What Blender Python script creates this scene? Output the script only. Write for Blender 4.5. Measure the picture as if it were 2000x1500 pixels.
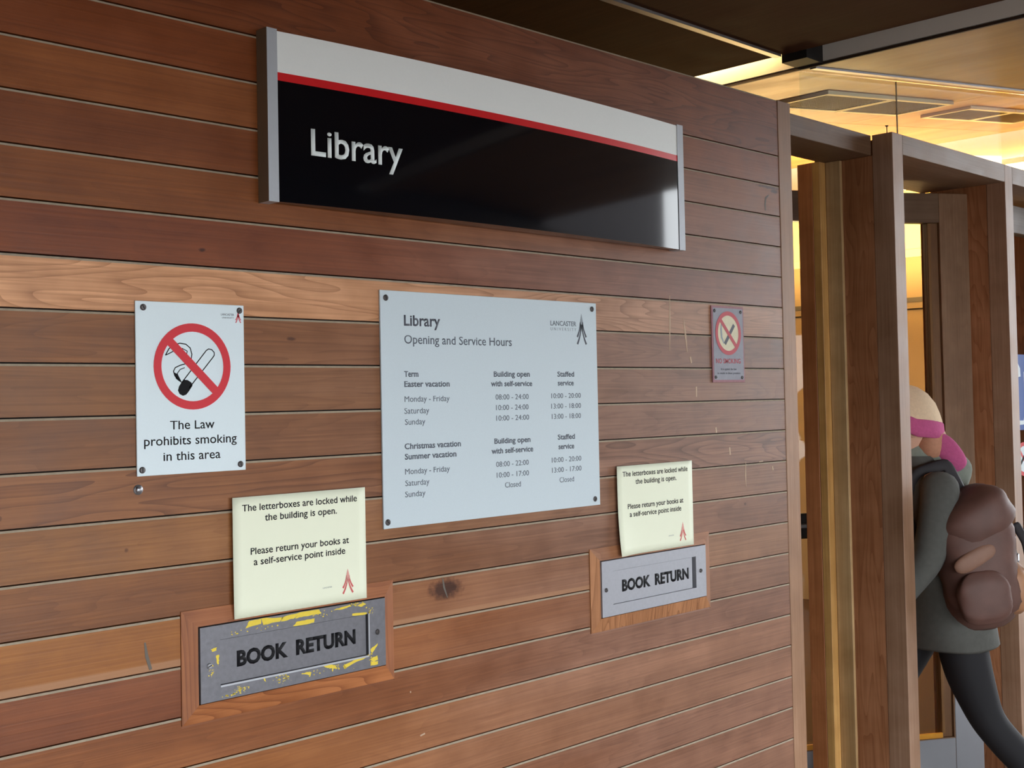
import bpy, bmesh, math, random
from mathutils import Vector, Matrix

for o in list(bpy.data.objects):
    bpy.data.objects.remove(o)
S = bpy.context.scene
C = S.collection
rnd = random.Random(7)

# ------------------------------------------------------------------ camera
cd = bpy.data.cameras.new('camera')
cam = bpy.data.objects.new('camera', cd)
C.objects.link(cam)
yaw, pitch, roll = math.radians(45.13021883), math.radians(1.60244328), math.radians(-1.16304384)
f = Vector((math.sin(yaw) * math.cos(pitch), math.cos(yaw) * math.cos(pitch), math.sin(pitch)))
r = Vector((math.cos(yaw), -math.sin(yaw), 0))
u = r.cross(f)
r2 = math.cos(roll) * r + math.sin(roll) * u
u2 = -math.sin(roll) * r + math.cos(roll) * u
M = Matrix(((r2.x, u2.x, -f.x, -0.62286), (r2.y, u2.y, -f.y, -1.86642), (r2.z, u2.z, -f.z, 1.54736), (0, 0, 0, 1)))
cam.matrix_world = M
cd.sensor_width = 36
cd.lens = 36 * 2388.6 / 2000
cd.shift_y = -35.4 / 2000
cd.clip_start = 0.05
S.camera = cam

# ------------------------------------------------------------------ world, lights, exposure
W = bpy.data.worlds.new('overcast'); S.world = W; W.use_nodes = True
wn = W.node_tree; bgn = wn.nodes['Background']
tcw = wn.nodes.new('ShaderNodeTexCoord'); sx = wn.nodes.new('ShaderNodeSeparateXYZ'); rw = wn.nodes.new('ShaderNodeValToRGB')
wn.links.new(tcw.outputs['Generated'], sx.inputs[0]); wn.links.new(sx.outputs['Z'], rw.inputs[0])
rw.color_ramp.elements[0].position = 0.0; rw.color_ramp.elements[0].color = (0.88, 0.93, 0.97, 1)
rw.color_ramp.elements[1].position = 1.0; rw.color_ramp.elements[1].color = (0.95, 0.98, 1.0, 1)
wn.links.new(rw.outputs[0], bgn.inputs['Color'])
bgn.inputs['Strength'].default_value = 6.2
S.view_settings.view_transform = 'Standard'
S.view_settings.look = 'None'
S.view_settings.exposure = 0.38
S.view_settings.gamma = 1.0
S.view_settings.use_curve_mapping = False

def area(name, loc, size, power, color, rot=(0, 0, 0)):
    l = bpy.data.lights.new(name, 'AREA'); l.shape = 'RECTANGLE'; l.size, l.size_y = size
    l.energy = power; l.color = color
    o = bpy.data.objects.new(name, l); C.objects.link(o); o.location = loc; o.rotation_euler = rot
    return o
WARM = (1.0, 0.66, 0.27)
area('slot_lamp', (2.775, 0.95, 2.70), (0.03, 1.3), 2.2, WARM, (0, -math.pi / 2, 0))
area('far_slot_lamp', (6.43, 1.2, 2.845), (0.02, 1.5), 26, WARM, (0, -math.pi / 2, 0))
area('lobby_downlight', (5.2, 2.6, 2.6), (2.4, 2.0), 54, (1.0, 0.78, 0.5))
area('end_wall_fill', (7.0, 2.2, 2.45), (0.3, 2.4), 38, WARM, (0, -2.6, 0))  # added fill without a fitting, brightens the upper end wall
area('lobby_ceiling_fill', (5.5, 1.9, 1.9), (1.6, 0.8), 84, WARM, (math.pi, 0, 0))  # added upward fill, stands for no known fitting, lifts the lobby ceiling

# ------------------------------------------------------------------ materials
def srgb(r_, g_, b_):
    def k(c):
        c /= 255
        return c / 12.92 if c <= 0.04045 else ((c + 0.055) / 1.055) ** 2.4
    return (k(r_), k(g_), k(b_), 1)

def mat(name, col, rough=0.5, metal=0.0, bump=0.0, noise=0.0, nscale=30, emit=None, spec=0.5):
    m = bpy.data.materials.new(name); m.use_nodes = True
    nt = m.node_tree; b = nt.nodes['Principled BSDF']
    b.inputs['Base Color'].default_value = col; b.inputs['Roughness'].default_value = rough
    b.inputs['Metallic'].default_value = metal; b.inputs['Specular IOR Level'].default_value = spec
    if noise or bump:
        tc = nt.nodes.new('ShaderNodeTexCoord'); n = nt.nodes.new('ShaderNodeTexNoise')
        n.inputs['Scale'].default_value = nscale; n.inputs['Detail'].default_value = 5
        nt.links.new(tc.outputs['Object'], n.inputs['Vector'])
        if noise:
            mx = nt.nodes.new('ShaderNodeMix'); mx.data_type = 'RGBA'
            mx.inputs[6].default_value = tuple(max(0, c * (1 - noise)) for c in col[:3]) + (1,)
            mx.inputs[7].default_value = tuple(min(1, c * (1 + noise)) for c in col[:3]) + (1,)
            nt.links.new(n.outputs['Fac'], mx.inputs[0]); nt.links.new(mx.outputs[2], b.inputs['Base Color'])
        if bump:
            bp = nt.nodes.new('ShaderNodeBump'); bp.inputs['Strength'].default_value = bump; bp.inputs['Distance'].default_value = 0.002
            nt.links.new(n.outputs['Fac'], bp.inputs['Height']); nt.links.new(bp.outputs[0], b.inputs['Normal'])
    if emit:
        b.inputs['Emission Color'].default_value = col; b.inputs['Emission Strength'].default_value = emit
    return m

def wood(name, axis='X', rough=0.42, fine=1.0, knots=(), objcol=True, base=None, sc=1.0, spec=0.4, sheen_mix=False):
    """board timber: tint comes from the object's colour, its alpha sets how strong the flame grain is"""
    m = bpy.data.materials.new(name); m.use_nodes = True
    nt = m.node_tree; N = nt.nodes; L = nt.links; b = N['Principled BSDF']
    def node(t, **k):
        n = N.new(t)
        for a, v in k.items(): setattr(n, a, v)
        return n
    def math_(op, a, c=None, clamp=False):
        n = node('ShaderNodeMath', operation=op, use_clamp=clamp)
        for i, v in enumerate((a, c)):
            if v is None: continue
            if isinstance(v, (int, float)): n.inputs[i].default_value = v
            else: L.new(v, n.inputs[i])
        return n.outputs[0]
    tc = node('ShaderNodeTexCoord'); oi = node('ShaderNodeObjectInfo')
    off = node('ShaderNodeVectorMath', operation='SCALE'); off.inputs[0].default_value = (37.7, 61.3, 23.9); L.new(oi.outputs['Random'], off.inputs['Scale'])
    add = node('ShaderNodeVectorMath', operation='ADD'); L.new(tc.outputs['Object'], add.inputs[0]); L.new(off.outputs[0], add.inputs[1])
    def noise(scale, detail, vec, dist=0.0):
        mp = node('ShaderNodeMapping')
        s = {'X': scale, 'Z': (scale[2], scale[1], scale[0]), 'Y': (scale[2], scale[0], scale[1])}[axis]
        mp.inputs['Scale'].default_value = [q * sc for q in s]; L.new(vec, mp.inputs['Vector'])
        n = node('ShaderNodeTexNoise'); n.inputs['Scale'].default_value = 1; n.inputs['Detail'].default_value = detail
        n.inputs['Distortion'].default_value = dist
        L.new(mp.outputs[0], n.inputs['Vector']); return n.outputs['Fac']
    v = add.outputs[0]
    flame = noise((1.3, 9, 12), 2, v, 0.15)
    rings = math_('FRACT', math_('MULTIPLY', flame, 17))
    # a sharp dark late-wood edge, fading to early wood
    ringd = math_('POWER', rings, 3.0)
    streak = noise((3.0, 160, 260), 4, v)
    broad = noise((0.9, 7, 9), 3, v)
    blotch = noise((11, 7, 14), 4, v)
    dark = math_('MULTIPLY', ringd, math_('MULTIPLY', oi.outputs['Alpha'] if objcol else 0.4, 0.52))
    val = math_('SUBTRACT', 1.0, dark)
    val = math_('MULTIPLY', val, math_('ADD', math_('MULTIPLY', math_('SUBTRACT', streak, 0.5), 0.8 * fine), 1.0))
    val = math_('MULTIPLY', val, math_('ADD', math_('MULTIPLY', math_('SUBTRACT', broad, 0.5), 1.0), 1.0))
    val = math_('MULTIPLY', val, math_('ADD', math_('MULTIPLY', math_('SUBTRACT', blotch, 0.5), 0.75), 1.0))
    for (kx, kz, rx, rz, s) in knots:
        mp = node('ShaderNodeMapping'); mp.inputs['Location'].default_value = (-kx / rx, 0, -kz / rz); mp.inputs['Scale'].default_value = (1 / rx, 0.0, 1 / rz)
        nz = node('ShaderNodeTexNoise'); nz.inputs['Scale'].default_value = 90; nz.inputs['Detail'].default_value = 3; L.new(tc.outputs['Object'], nz.inputs['Vector'])
        L.new(tc.outputs['Object'], mp.inputs['Vector'])
        ln = node('ShaderNodeVectorMath', operation='LENGTH'); L.new(mp.outputs[0], ln.inputs[0])
        d = math_('ADD', ln.outputs['Value'], math_('MULTIPLY', math_('SUBTRACT', nz.outputs['Fac'], 0.5), 1.1))
        k = math_('MULTIPLY', math_('SUBTRACT', 1.15, d), 1.6, True)
        val = math_('MULTIPLY', val, math_('SUBTRACT', 1.0, math_('MULTIPLY', k, s)))
    hue = node('ShaderNodeMix', data_type='RGBA', blend_type='MULTIPLY'); hue.inputs[0].default_value = 1
    if objcol: L.new(oi.outputs['Color'], hue.inputs[6])
    else: hue.inputs[6].default_value = base
    cb = node('ShaderNodeCombineColor')
    # darker grain is redder
    L.new(math_('POWER', val, 0.80), cb.inputs[0]); L.new(val, cb.inputs[1]); L.new(math_('POWER', val, 1.25), cb.inputs[2])
    L.new(cb.outputs[0], hue.inputs[7]); 
    out = hue.outputs[2]
    if sheen_mix:   # grazing sheen painted into the colour: greyer brown towards the doorway end, unevenly
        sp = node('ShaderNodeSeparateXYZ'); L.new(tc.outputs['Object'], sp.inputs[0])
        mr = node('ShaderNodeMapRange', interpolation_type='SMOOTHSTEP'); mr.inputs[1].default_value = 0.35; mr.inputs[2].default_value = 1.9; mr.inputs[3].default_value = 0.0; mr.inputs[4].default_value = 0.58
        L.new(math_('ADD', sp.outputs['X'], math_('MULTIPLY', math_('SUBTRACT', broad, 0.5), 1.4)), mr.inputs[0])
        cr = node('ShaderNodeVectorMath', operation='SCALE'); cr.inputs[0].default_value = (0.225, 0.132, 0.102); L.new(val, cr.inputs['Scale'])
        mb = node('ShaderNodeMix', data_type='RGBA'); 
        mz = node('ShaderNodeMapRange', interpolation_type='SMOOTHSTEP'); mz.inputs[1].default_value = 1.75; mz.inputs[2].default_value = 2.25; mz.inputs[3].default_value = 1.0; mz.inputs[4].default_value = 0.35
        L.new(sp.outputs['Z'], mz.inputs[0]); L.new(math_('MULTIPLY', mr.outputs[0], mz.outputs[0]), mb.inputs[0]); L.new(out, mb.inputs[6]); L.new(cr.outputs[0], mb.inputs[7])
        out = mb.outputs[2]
        # a pale sapwood strip along the foot of the two letterbox boards
        zd = math_('DIVIDE', math_('ABSOLUTE', math_('SUBTRACT', math_('ADD', sp.outputs['Z'], math_('MULTIPLY', math_('SUBTRACT', broad, 0.5), 0.012)), 1.1155)), 0.0085)
        sw = math_('MULTIPLY', math_('SUBTRACT', 1.0, zd), 2.2, True)
        xs = math_('MULTIPLY', math_('SUBTRACT', 2.0, sp.outputs['X']), 4.0, True)
        ms = node('ShaderNodeMix', data_type='RGBA'); L.new(math_('MULTIPLY', math_('MULTIPLY', sw, xs), 0.7), ms.inputs[0]); L.new(out, ms.inputs[6]); ms.inputs[7].default_value = (0.40, 0.205, 0.105, 1)
        out = ms.outputs[2]
    L.new(out, b.inputs['Base Color'])
    b.inputs['Specular IOR Level'].default_value = spec
    L.new(math_('ADD', math_('MULTIPLY', blotch, 0.25), rough - 0.12), b.inputs['Roughness'])
    bp = node('ShaderNodeBump'); bp.inputs['Strength'].default_value = 0.25; bp.inputs['Distance'].default_value = 0.001
    L.new(streak, bp.inputs['Height']); L.new(bp.outputs[0], b.inputs['Normal'])
    return m

def glass_mat(name, tint=(0.94, 0.97, 0.96, 1)):
    m = bpy.data.materials.new(name); m.use_nodes = True; nt = m.node_tree
    nt.nodes.clear()
    o = nt.nodes.new('ShaderNodeOutputMaterial'); mx = nt.nodes.new('ShaderNodeMixShader')
    lw = nt.nodes.new('ShaderNodeLayerWeight'); lw.inputs[0].default_value = 0.5
    pw = nt.nodes.new('ShaderNodeMath'); pw.operation = 'POWER'; pw.inputs[1].default_value = 5; nt.links.new(lw.outputs['Facing'], pw.inputs[0])
    fr = nt.nodes.new('ShaderNodeMath'); fr.operation = 'MULTIPLY_ADD'; fr.inputs[1].default_value = 0.9; fr.inputs[2].default_value = 0.02; nt.links.new(pw.outputs[0], fr.inputs[0])
    t = nt.nodes.new('ShaderNodeBsdfTransparent'); t.inputs[0].default_value = tint
    g = nt.nodes.new('ShaderNodeBsdfGlossy'); g.inputs['Roughness'].default_value = 0.02
    nt.links.new(fr.outputs[0], mx.inputs[0]); nt.links.new(t.outputs[0], mx.inputs[1]); nt.links.new(g.outputs[0], mx.inputs[2]); nt.links.new(mx.outputs[0], o.inputs[0])
    return m

M_ = {}
M_['plank'] = wood('cedar_board', 'X', 0.44, sheen_mix=True, knots=[(1.047, 1.166, 0.046, 0.022, 0.82), (0.497, 1.818, 0.007, 0.004, 0.8), (0.68, 1.668, 0.011, 0.004, 0.7), (0.35, 1.315, 0.004, 0.004, 0.6),
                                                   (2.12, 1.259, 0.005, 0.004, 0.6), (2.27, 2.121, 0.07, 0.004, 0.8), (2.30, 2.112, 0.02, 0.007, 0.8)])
M_['edge'] = mat('weathered_edge', srgb(160, 146, 126), 0.8, noise=0.3, nscale=60)
M_['woodz'] = wood('cedar_upright', 'Z', 0.5)
M_['woodx'] = wood('cedar_rail', 'X', 0.5)
M_['woody'] = wood('cedar_depth', 'Y', 0.5)
M_['dark_gap'] = mat('shadow_gap_felt', srgb(32, 22, 16), 0.95)
M_['ceil_dark'] = wood('ceiling_veneer_dark', 'Y', 0.5, 0.6, sc=0.6)
M_['ceil_matt'] = wood('ceiling_veneer_matt', 'Y', 0.85, 0.6, sc=0.6, spec=0.08)
M_['alu'] = mat('brushed_aluminium', srgb(176, 178, 184), 0.34, 0.85, bump=0.15, nscale=140, noise=0.08)
M_['alu_clean'] = mat('satin_aluminium', srgb(186, 190, 196), 0.42, 0.35, noise=0.04, nscale=90)
M_['alu_side'] = mat('bronze_anodised_side', srgb(120, 104, 84), 0.55, 0.2)
M_['plate_worn'] = mat('worn_steel_plate', srgb(118, 118, 124), 0.45, 0.55, bump=0.3, nscale=120, noise=0.22)
M_['plate_clean'] = mat('clean_steel_plate', srgb(176, 178, 186), 0.45, 0.45, bump=0.1, nscale=120, noise=0.08)
M_['steel_dark'] = mat('dull_screw_steel', srgb(92, 88, 88), 0.4, 0.7)
M_['trim_grey'] = mat('grey_metal_trim', srgb(150, 148, 150), 0.4, 0.5, noise=0.1)
M_['white_panel'] = mat('sign_white_acrylic', srgb(236, 239, 237), 0.5, noise=0.02, nscale=200, spec=0.3)
M_['red_panel'] = mat('sign_red_vinyl', srgb(206, 14, 22), 0.35)
M_['black_panel'] = mat('sign_black_gloss', srgb(10, 11, 16), 0.06, spec=0.55)
M_['white_letter'] = mat('white_lettering', srgb(228, 236, 236), 0.5)
M_['board_white'] = mat('notice_white', srgb(222, 236, 242), 0.45, noise=0.02, nscale=300)
M_['board_silver'] = mat('notice_silver_grey', srgb(202, 215, 222), 0.5, noise=0.05, nscale=500, spec=0.3)
M_['board_old'] = mat('faded_grey_sign', srgb(142, 142, 152), 0.6, noise=0.16, nscale=60)
M_['pink_edge'] = mat('faded_pink_border', srgb(158, 112, 120), 0.7, noise=0.2, nscale=120)
M_['paper'] = mat('pale_cream_laminate', srgb(236, 240, 216), 0.5, noise=0.01, spec=0.35)
M_['red_print'] = mat('red_print', srgb(210, 28, 46), 0.5)
M_['red_fade'] = mat('faded_red_print', srgb(186, 72, 82), 0.6)
M_['pink_pale'] = mat('pale_pink_print', srgb(226, 160, 150), 0.6)
M_['pink_logo'] = mat('pale_red_print', srgb(206, 92, 92), 0.6)
M_['black_print'] = mat('black_print', srgb(20, 20, 24), 0.6, spec=0.15)
M_['navy_print'] = mat('charcoal_navy_print', srgb(62, 66, 78), 0.55)
M_['grey_print'] = mat('grey_print', srgb(84, 92, 104), 0.6)
M_['pale_print'] = mat('pale_grey_print', srgb(140, 150, 158), 0.6)
M_['cream_disc'] = mat('aged_cream_print', srgb(214, 206, 176), 0.6, noise=0.14, nscale=70)
M_['yellow'] = mat('yellow_sticker_remains', srgb(226, 200, 60), 0.6, noise=0.08, nscale=200)
M_['chalk'] = mat('pale_scrape', srgb(190, 164, 140), 0.8)
M_['scuff'] = mat('grey_scuff', srgb(98, 90, 82), 0.6)
M_['glass'] = glass_mat('clear_glass')
M_['metal_kick'] = mat('grey_kick_plate', srgb(150, 152, 158), 0.5, 0.3, noise=0.06, nscale=12)
M_['cream_wall'] = mat('cream_paint', srgb(248, 226, 160), 0.8)
M_['tan_wall'] = mat('tan_board', srgb(164, 140, 108), 0.75, noise=0.08, nscale=5)
M_['white_face'] = mat('off_white_laminate', srgb(236, 232, 226), 0.6, noise=0.03)
M_['black'] = mat('matt_black', srgb(26, 24, 24), 0.7)
M_['floor'] = mat('brown_carpet', srgb(62, 42, 26), 0.95, noise=0.2, nscale=200)
M_['gap_brown'] = mat('dark_brown_edge', srgb(60, 44, 36), 0.7)
M_['glass_edge'] = mat('glass_joint_silicone', srgb(150, 130, 100), 0.5)
M_['paving'] = mat('concrete_paving', srgb(128, 122, 116), 0.85, bump=0.3, noise=0.15, nscale=14)
M_['tube'] = mat('lit_tube', (1.0, 0.80, 0.44, 1), emit=9)
M_['blue'] = mat('blue_sign_print', srgb(34, 84, 168), 0.5)

def setcol(o, rgb, grain=0.35):
    c = srgb(*rgb); o.color = (c[0], c[1], c[2], grain)

# ------------------------------------------------------------------ helpers
def box(bm, x0, x1, y0, y1, z0, z1, mi=0, bev=0.0):
    vs = [bm.verts.new(p) for p in [(x0, y0, z0), (x1, y0, z0), (x1, y1, z0), (x0, y1, z0), (x0, y0, z1), (x1, y0, z1), (x1, y1, z1), (x0, y1, z1)]]
    fs = [bm.faces.new([vs[i] for i in q]) for q in [(0, 3, 2, 1), (4, 5, 6, 7), (0, 1, 5, 4), (1, 2, 6, 5), (2, 3, 7, 6), (3, 0, 4, 7)]]
    for q in fs: q.material_index = mi
    if bev:
        es = list({e for q in fs for e in q.edges})
        bmesh.ops.bevel(bm, geom=es, offset=bev, segments=1, affect='EDGES')
    return fs

def prism(bm, pts, y0, y1, mi=0):
    """outline in (x,z), given thickness along y (y0 is the front)"""
    a = [bm.verts.new((x, y0, z)) for x, z in pts]; b = [bm.verts.new((x, y1, z)) for x, z in pts]
    n = len(pts)
    fs = [bm.faces.new(a), bm.faces.new(list(reversed(b)))]
    for i in range(n):
        fs.append(bm.faces.new([a[i], b[i], b[(i + 1) % n], a[(i + 1) % n]]))
    for q in fs: q.material_index = mi
    return fs

def obj(name, bm, ms, parent=None, loc=None, smooth=False, recalc=True):
    if recalc: bmesh.ops.recalc_face_normals(bm, faces=bm.faces)
    me = bpy.data.meshes.new(name); bm.to_mesh(me); bm.free()
    for m in (ms if isinstance(ms, (list, tuple)) else [ms]): me.materials.append(m)
    if smooth:
        for q in me.polygons: q.use_smooth = True
    o = bpy.data.objects.new(name, me); C.objects.link(o)
    if parent is not None: o.parent = parent
    if loc is not None: o.location = loc
    return o

def bx(name, d, m, parent=None, bev=0.0):
    bm = bmesh.new(); box(bm, *d, bev=bev); return obj(name, bm, m, parent)

def empty(name, loc=(0, 0, 0), rz=0.0):
    o = bpy.data.objects.new(name, None); C.objects.link(o); o.location = loc; o.rotation_euler = (0, 0, rz)
    o.empty_display_size = 0.1
    return o
def thing(name, label, cat, loc=(0, 0, 0), rz=0.0, group=None):
    o = empty(name, loc, rz); o['label'] = label; o['category'] = cat
    if group: o['group'] = group
    return o
def tag(o, label, cat, group=None):
    o['label'] = label; o['category'] = cat
    if group: o['group'] = group
    return o
def struct(name, loc=(0, 0, 0), rz=0.0):
    o = empty(name, loc, rz); o['kind'] = 'structure'; return o
def atw(o, parent):
    """parent while the child's mesh keeps its world coordinates"""
    o.parent = parent
    o.matrix_parent_inverse = Matrix.LocRotScale(parent.location, parent.rotation_euler, None).inverted()
    return o

def text(name, s, x0, x1, zb, cap, m, parent, y, align='fit', bold=0.0, curve=None, thick=0.0003):
    cu = bpy.data.curves.new(name, 'FONT'); cu.body = s; cu.size = 1.0; cu.offset = bold; cu.resolution_u = 3
    t = bpy.data.objects.new('tmp', cu); C.objects.link(t)
    dg = bpy.context.evaluated_depsgraph_get()
    me = bpy.data.meshes.new_from_object(t.evaluated_get(dg))
    bpy.data.objects.remove(t); bpy.data.curves.remove(cu)
    CAP, XH, UP = 0.682, 0.449, 0.049      # cap height, x-height, and how far the small letters are raised
    low = any(c.islower() for c in s)
    def vert(y):
        if not low or y <= 0: return y
        return y * (XH + UP) / XH if y < XH else XH + UP + (y - XH) * (CAP - XH - UP) / (CAP - XH)
    xs = [v.co.x for v in me.vertices]
    a, b = min(xs), max(xs)
    kx = (x1 - x0) / (b - a); kz = cap / CAP
    for v in me.vertices:
        X = x0 + (v.co.x - a) * kx; Z = zb + vert(v.co.y) * kz
        v.co = (X, (curve(X) if curve else y), Z)
    me.update()
    bm = bmesh.new(); bm.from_mesh(me)
    bmesh.ops.triangulate(bm, faces=bm.faces)
    for q in bm.faces:
        if q.normal.y > 0: q.normal_flip()
    ex = bmesh.ops.extrude_face_region(bm, geom=list(bm.faces))
    # the extruded copy becomes the front
    for v in [g for g in ex['geom'] if isinstance(g, bmesh.types.BMVert)]: v.co.y -= thick
    bpy.data.meshes.remove(me)
    return obj(name, bm, m, parent, recalc=False)

def ring(bm, cx, cz, R, r_, y0, y1, n=56):
    for i in range(n):
        a, b = 2 * math.pi * i / n, 2 * math.pi * (i + 1) / n
        prism(bm, [(cx + R * math.cos(a), cz + R * math.sin(a)), (cx + R * math.cos(b), cz + R * math.sin(b)),
                   (cx + r_ * math.cos(b), cz + r_ * math.sin(b)), (cx + r_ * math.cos(a), cz + r_ * math.sin(a))], y0, y1)
def disc_pts(cx, cz, R, n=40): return [(cx + R * math.cos(2 * math.pi * i / n), cz + R * math.sin(2 * math.pi * i / n)) for i in range(n)]
def ribbon(bm, pts, w, y0, y1, taper=None):
    P = [Vector(p) for p in pts]; L, R = [], []
    for i, p in enumerate(P):
        d = (P[min(i + 1, len(P) - 1)] - P[max(i - 1, 0)]); d.normalize(); n = Vector((-d.y, d.x))
        ww = (w if taper is None else w * taper[i]) / 2
        L.append(p + n * ww); R.append(p - n * ww)
    for i in range(len(P) - 1):
        prism(bm, [tuple(L[i]), tuple(L[i + 1]), tuple(R[i + 1]), tuple(R[i])], y0, y1)

def screw(parent, x, z, y, R=0.0045, m=None, ang=0.6):
    bm = bmesh.new()
    n = 16
    rows = [(R, 0), (R, -0.0012), (R * 0.75, -0.0024)]
    rr = [[bm.verts.new((x + q * math.cos(2 * math.pi * i / n), y + dy, z + q * math.sin(2 * math.pi * i / n))) for i in range(n)] for q, dy in rows]
    for a, b in zip(rr, rr[1:]):
        for i in range(n): bm.faces.new([a[i], a[(i + 1) % n], b[(i + 1) % n], b[i]])
    bm.faces.new(rr[-1])
    o = obj('screw', bm, m or M_['alu'], parent)
    bm = bmesh.new()
    c, s = math.cos(ang), math.sin(ang); h = R * 0.72; w = R * 0.16
    prism(bm, [(x - h * c - w * s, z - h * s + w * c), (x + h * c - w * s, z + h * s + w * c), (x + h * c + w * s, z + h * s - w * c), (x - h * c + w * s, z - h * s - w * c)], y - 0.0027, y - 0.002)
    obj('slot', bm, M_['black'], o)
    return o

def emblem(name, parent, cx, z0, w, h, y, m, m2=None):
    """a tall spire whose four curved feet sweep outwards"""
    bm = bmesh.new()
    def stroke(side, foot_z, x_off, w0, w1):
        pts, tp = [], []
        for i in range(4, 13):
            t = i / 12
            z = 1 - t * (1 - foot_z)
            x = side * (x_off + (0.5 - x_off - 0.05) * max(0, (t - 0.3) / 0.7) ** 2.0)
            pts.append((cx + x * w, z0 + z * h)); tp.append(w0 + (w1 - w0) * t)
        ribbon(bm, pts, w, y - 0.0003, y, tp)
    for s in (-1, 1):
        stroke(s, 0.24, 0.12, 0.03, 0.145)
        stroke(s, 0.0, 0.04, 0.03, 0.15)
    o = obj(name, bm, m, parent)
    bm = bmesh.new()
    prism(bm, [(cx, z0 + h * 1.03), (cx - w * 0.10, z0 + h * 0.84), (cx - w * 0.19, z0 + h * 0.60), (cx - w * 0.06, z0 + h * 0.40), (cx, z0 + h * 0.52), (cx + w * 0.06, z0 + h * 0.40), (cx + w * 0.19, z0 + h * 0.60), (cx + w * 0.10, z0 + h * 0.84)], y - 0.0003, y)
    sp = obj('spire', bm, m2 or m, o)
    return o

# ================================================================== SETTING
PITCH = 0.085; Z0 = 1.62; WT = 2.373; XL = -3.2; XR = 2.3245
TOP = Z0 + 7 * PITCH
wall = bx('wall_left', (XL, 2.39, 0.0185, 0.12, 0.0, WT - 0.002), M_['woodx']); wall['kind'] = 'structure'
setcol(wall, (70, 45, 30), 0.1)
bx('gap_lining', (XL, XR, 0.0150, 0.0184, 0.0, TOP), M_['dark_gap'], wall)

def WD(t): return (t[0] * 0.835, t[1] * 0.735, t[2] * 0.45)
def plank(x0, x1, zt, zb, tint, grain, front=0.0, parent=wall):
    """one board, its top front edge chamfered and weathered"""
    bm = bmesh.new(); g = 0.0013; c = 0.0036
    prof = [(front, zb + g), (front, zt - g - c), (front + c * 0.3, zt - g), (0.0145, zt - g), (0.0145, zb + g)]
    a = [bm.verts.new((x0, y, z)) for y, z in prof]; b = [bm.verts.new((x1, y, z)) for y, z in prof]
    for i in range(5):
        q = bm.faces.new([a[i], a[(i + 1) % 5], b[(i + 1) % 5], b[i]])
        q.material_index = 1 if i == 1 else 0
    bm.faces.new(a); bm.faces.new(list(reversed(b)))
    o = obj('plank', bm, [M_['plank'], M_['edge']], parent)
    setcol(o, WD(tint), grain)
    return o

# base colours of the boards, from the top down, and how strong their grain is
TINT = {-8: ((146, 84, 52), 0.85), -7: ((150, 86, 52), 0.25), -6: ((156, 96, 60), 0.15), -5: ((150, 90, 58), 0.2), -4: ((156, 98, 62), 0.2),
        -3: ((148, 84, 58), 0.2), -2: ((250, 206, 240), 0.75), -1: ((158, 112, 100), 0.45), 0: ((156, 113, 102), 0.35), 1: ((152, 108, 98), 0.3),
        2: ((160, 112, 98), 0.9), 3: ((166, 120, 98), 0.25), 4: ((156, 108, 88), 0.35), 5: ((176, 124, 88), 0.15), 6: ((166, 110, 78), 0.2),
        7: ((158, 102, 72), 0.3), 8: ((174, 118, 84), 0.2), 9: ((176, 120, 86), 0.15), 10: ((162, 106, 78), 0.3), 11: ((170, 112, 82), 0.2)}
FR = [(0.446, 0.908), (1.489, 1.951)]       # the two timber surrounds of the letterboxes
for i in range(-7, 19):
    zt = Z0 - PITCH * i; zb = zt - PITCH
    if zb < 0: zb = 0.0
    t, g = TINT.get(i, ((164 + rnd.randint(-8, 8), 110 + rnd.randint(-6, 6), 80), 0.2))
    if i in (5, 6):
        segs = [(XL, FR[0][0]), (FR[0][1], FR[1][0]), (FR[1][1], XR)]
        tints = {5: [(178, 124, 84), (170, 116, 84), (186, 140, 112)], 6: [(142, 84, 58), (176, 116, 80), (168, 118, 94)]}[i]
        for (a, b), tt in zip(segs, tints): plank(a, b, zt, zb, tt, g)
    elif i == 7:
        # this board is notched round the foot of each surround
        segs = [(XL, FR[0][0], 0), (FR[0][0], FR[0][1], 1), (FR[0][1], FR[1][0], 0), (FR[1][0], FR[1][1], 1), (FR[1][1], XR, 0)]
        bm = bmesh.new()
        g_ = 0.0013; c_ = 0.0036
        for a, b, n in segs:
            top = 1.0105 if n else zt
            prof = [(0.0, zb + g_), (0.0, top - g_ - c_), (c_ * 0.3, top - g_), (0.0145, top - g_), (0.0145, zb + g_)]
            va = [bm.verts.new((a, y, z)) for y, z in prof]; vb = [bm.verts.new((b, y, z)) for y, z in prof]
            for k in range(5):
                q = bm.faces.new([va[k], va[(k + 1) % 5], vb[(k + 1) % 5], vb[k]]); q.material_index = 1 if (k == 1 and not n) else 0
            bm.faces.new(va); bm.faces.new(list(reversed(vb)))
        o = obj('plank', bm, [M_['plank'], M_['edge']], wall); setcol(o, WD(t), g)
    else:
        plank(XL, XR, zt, zb, t, g)
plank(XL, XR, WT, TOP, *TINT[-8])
e = bx('end_stile', (XR + 0.001, 2.390, -0.0015, 0.0184, 0.0, WT), M_['woodz'], wall, 0.0012); setcol(e, (150, 112, 84), 0.12)

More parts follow.
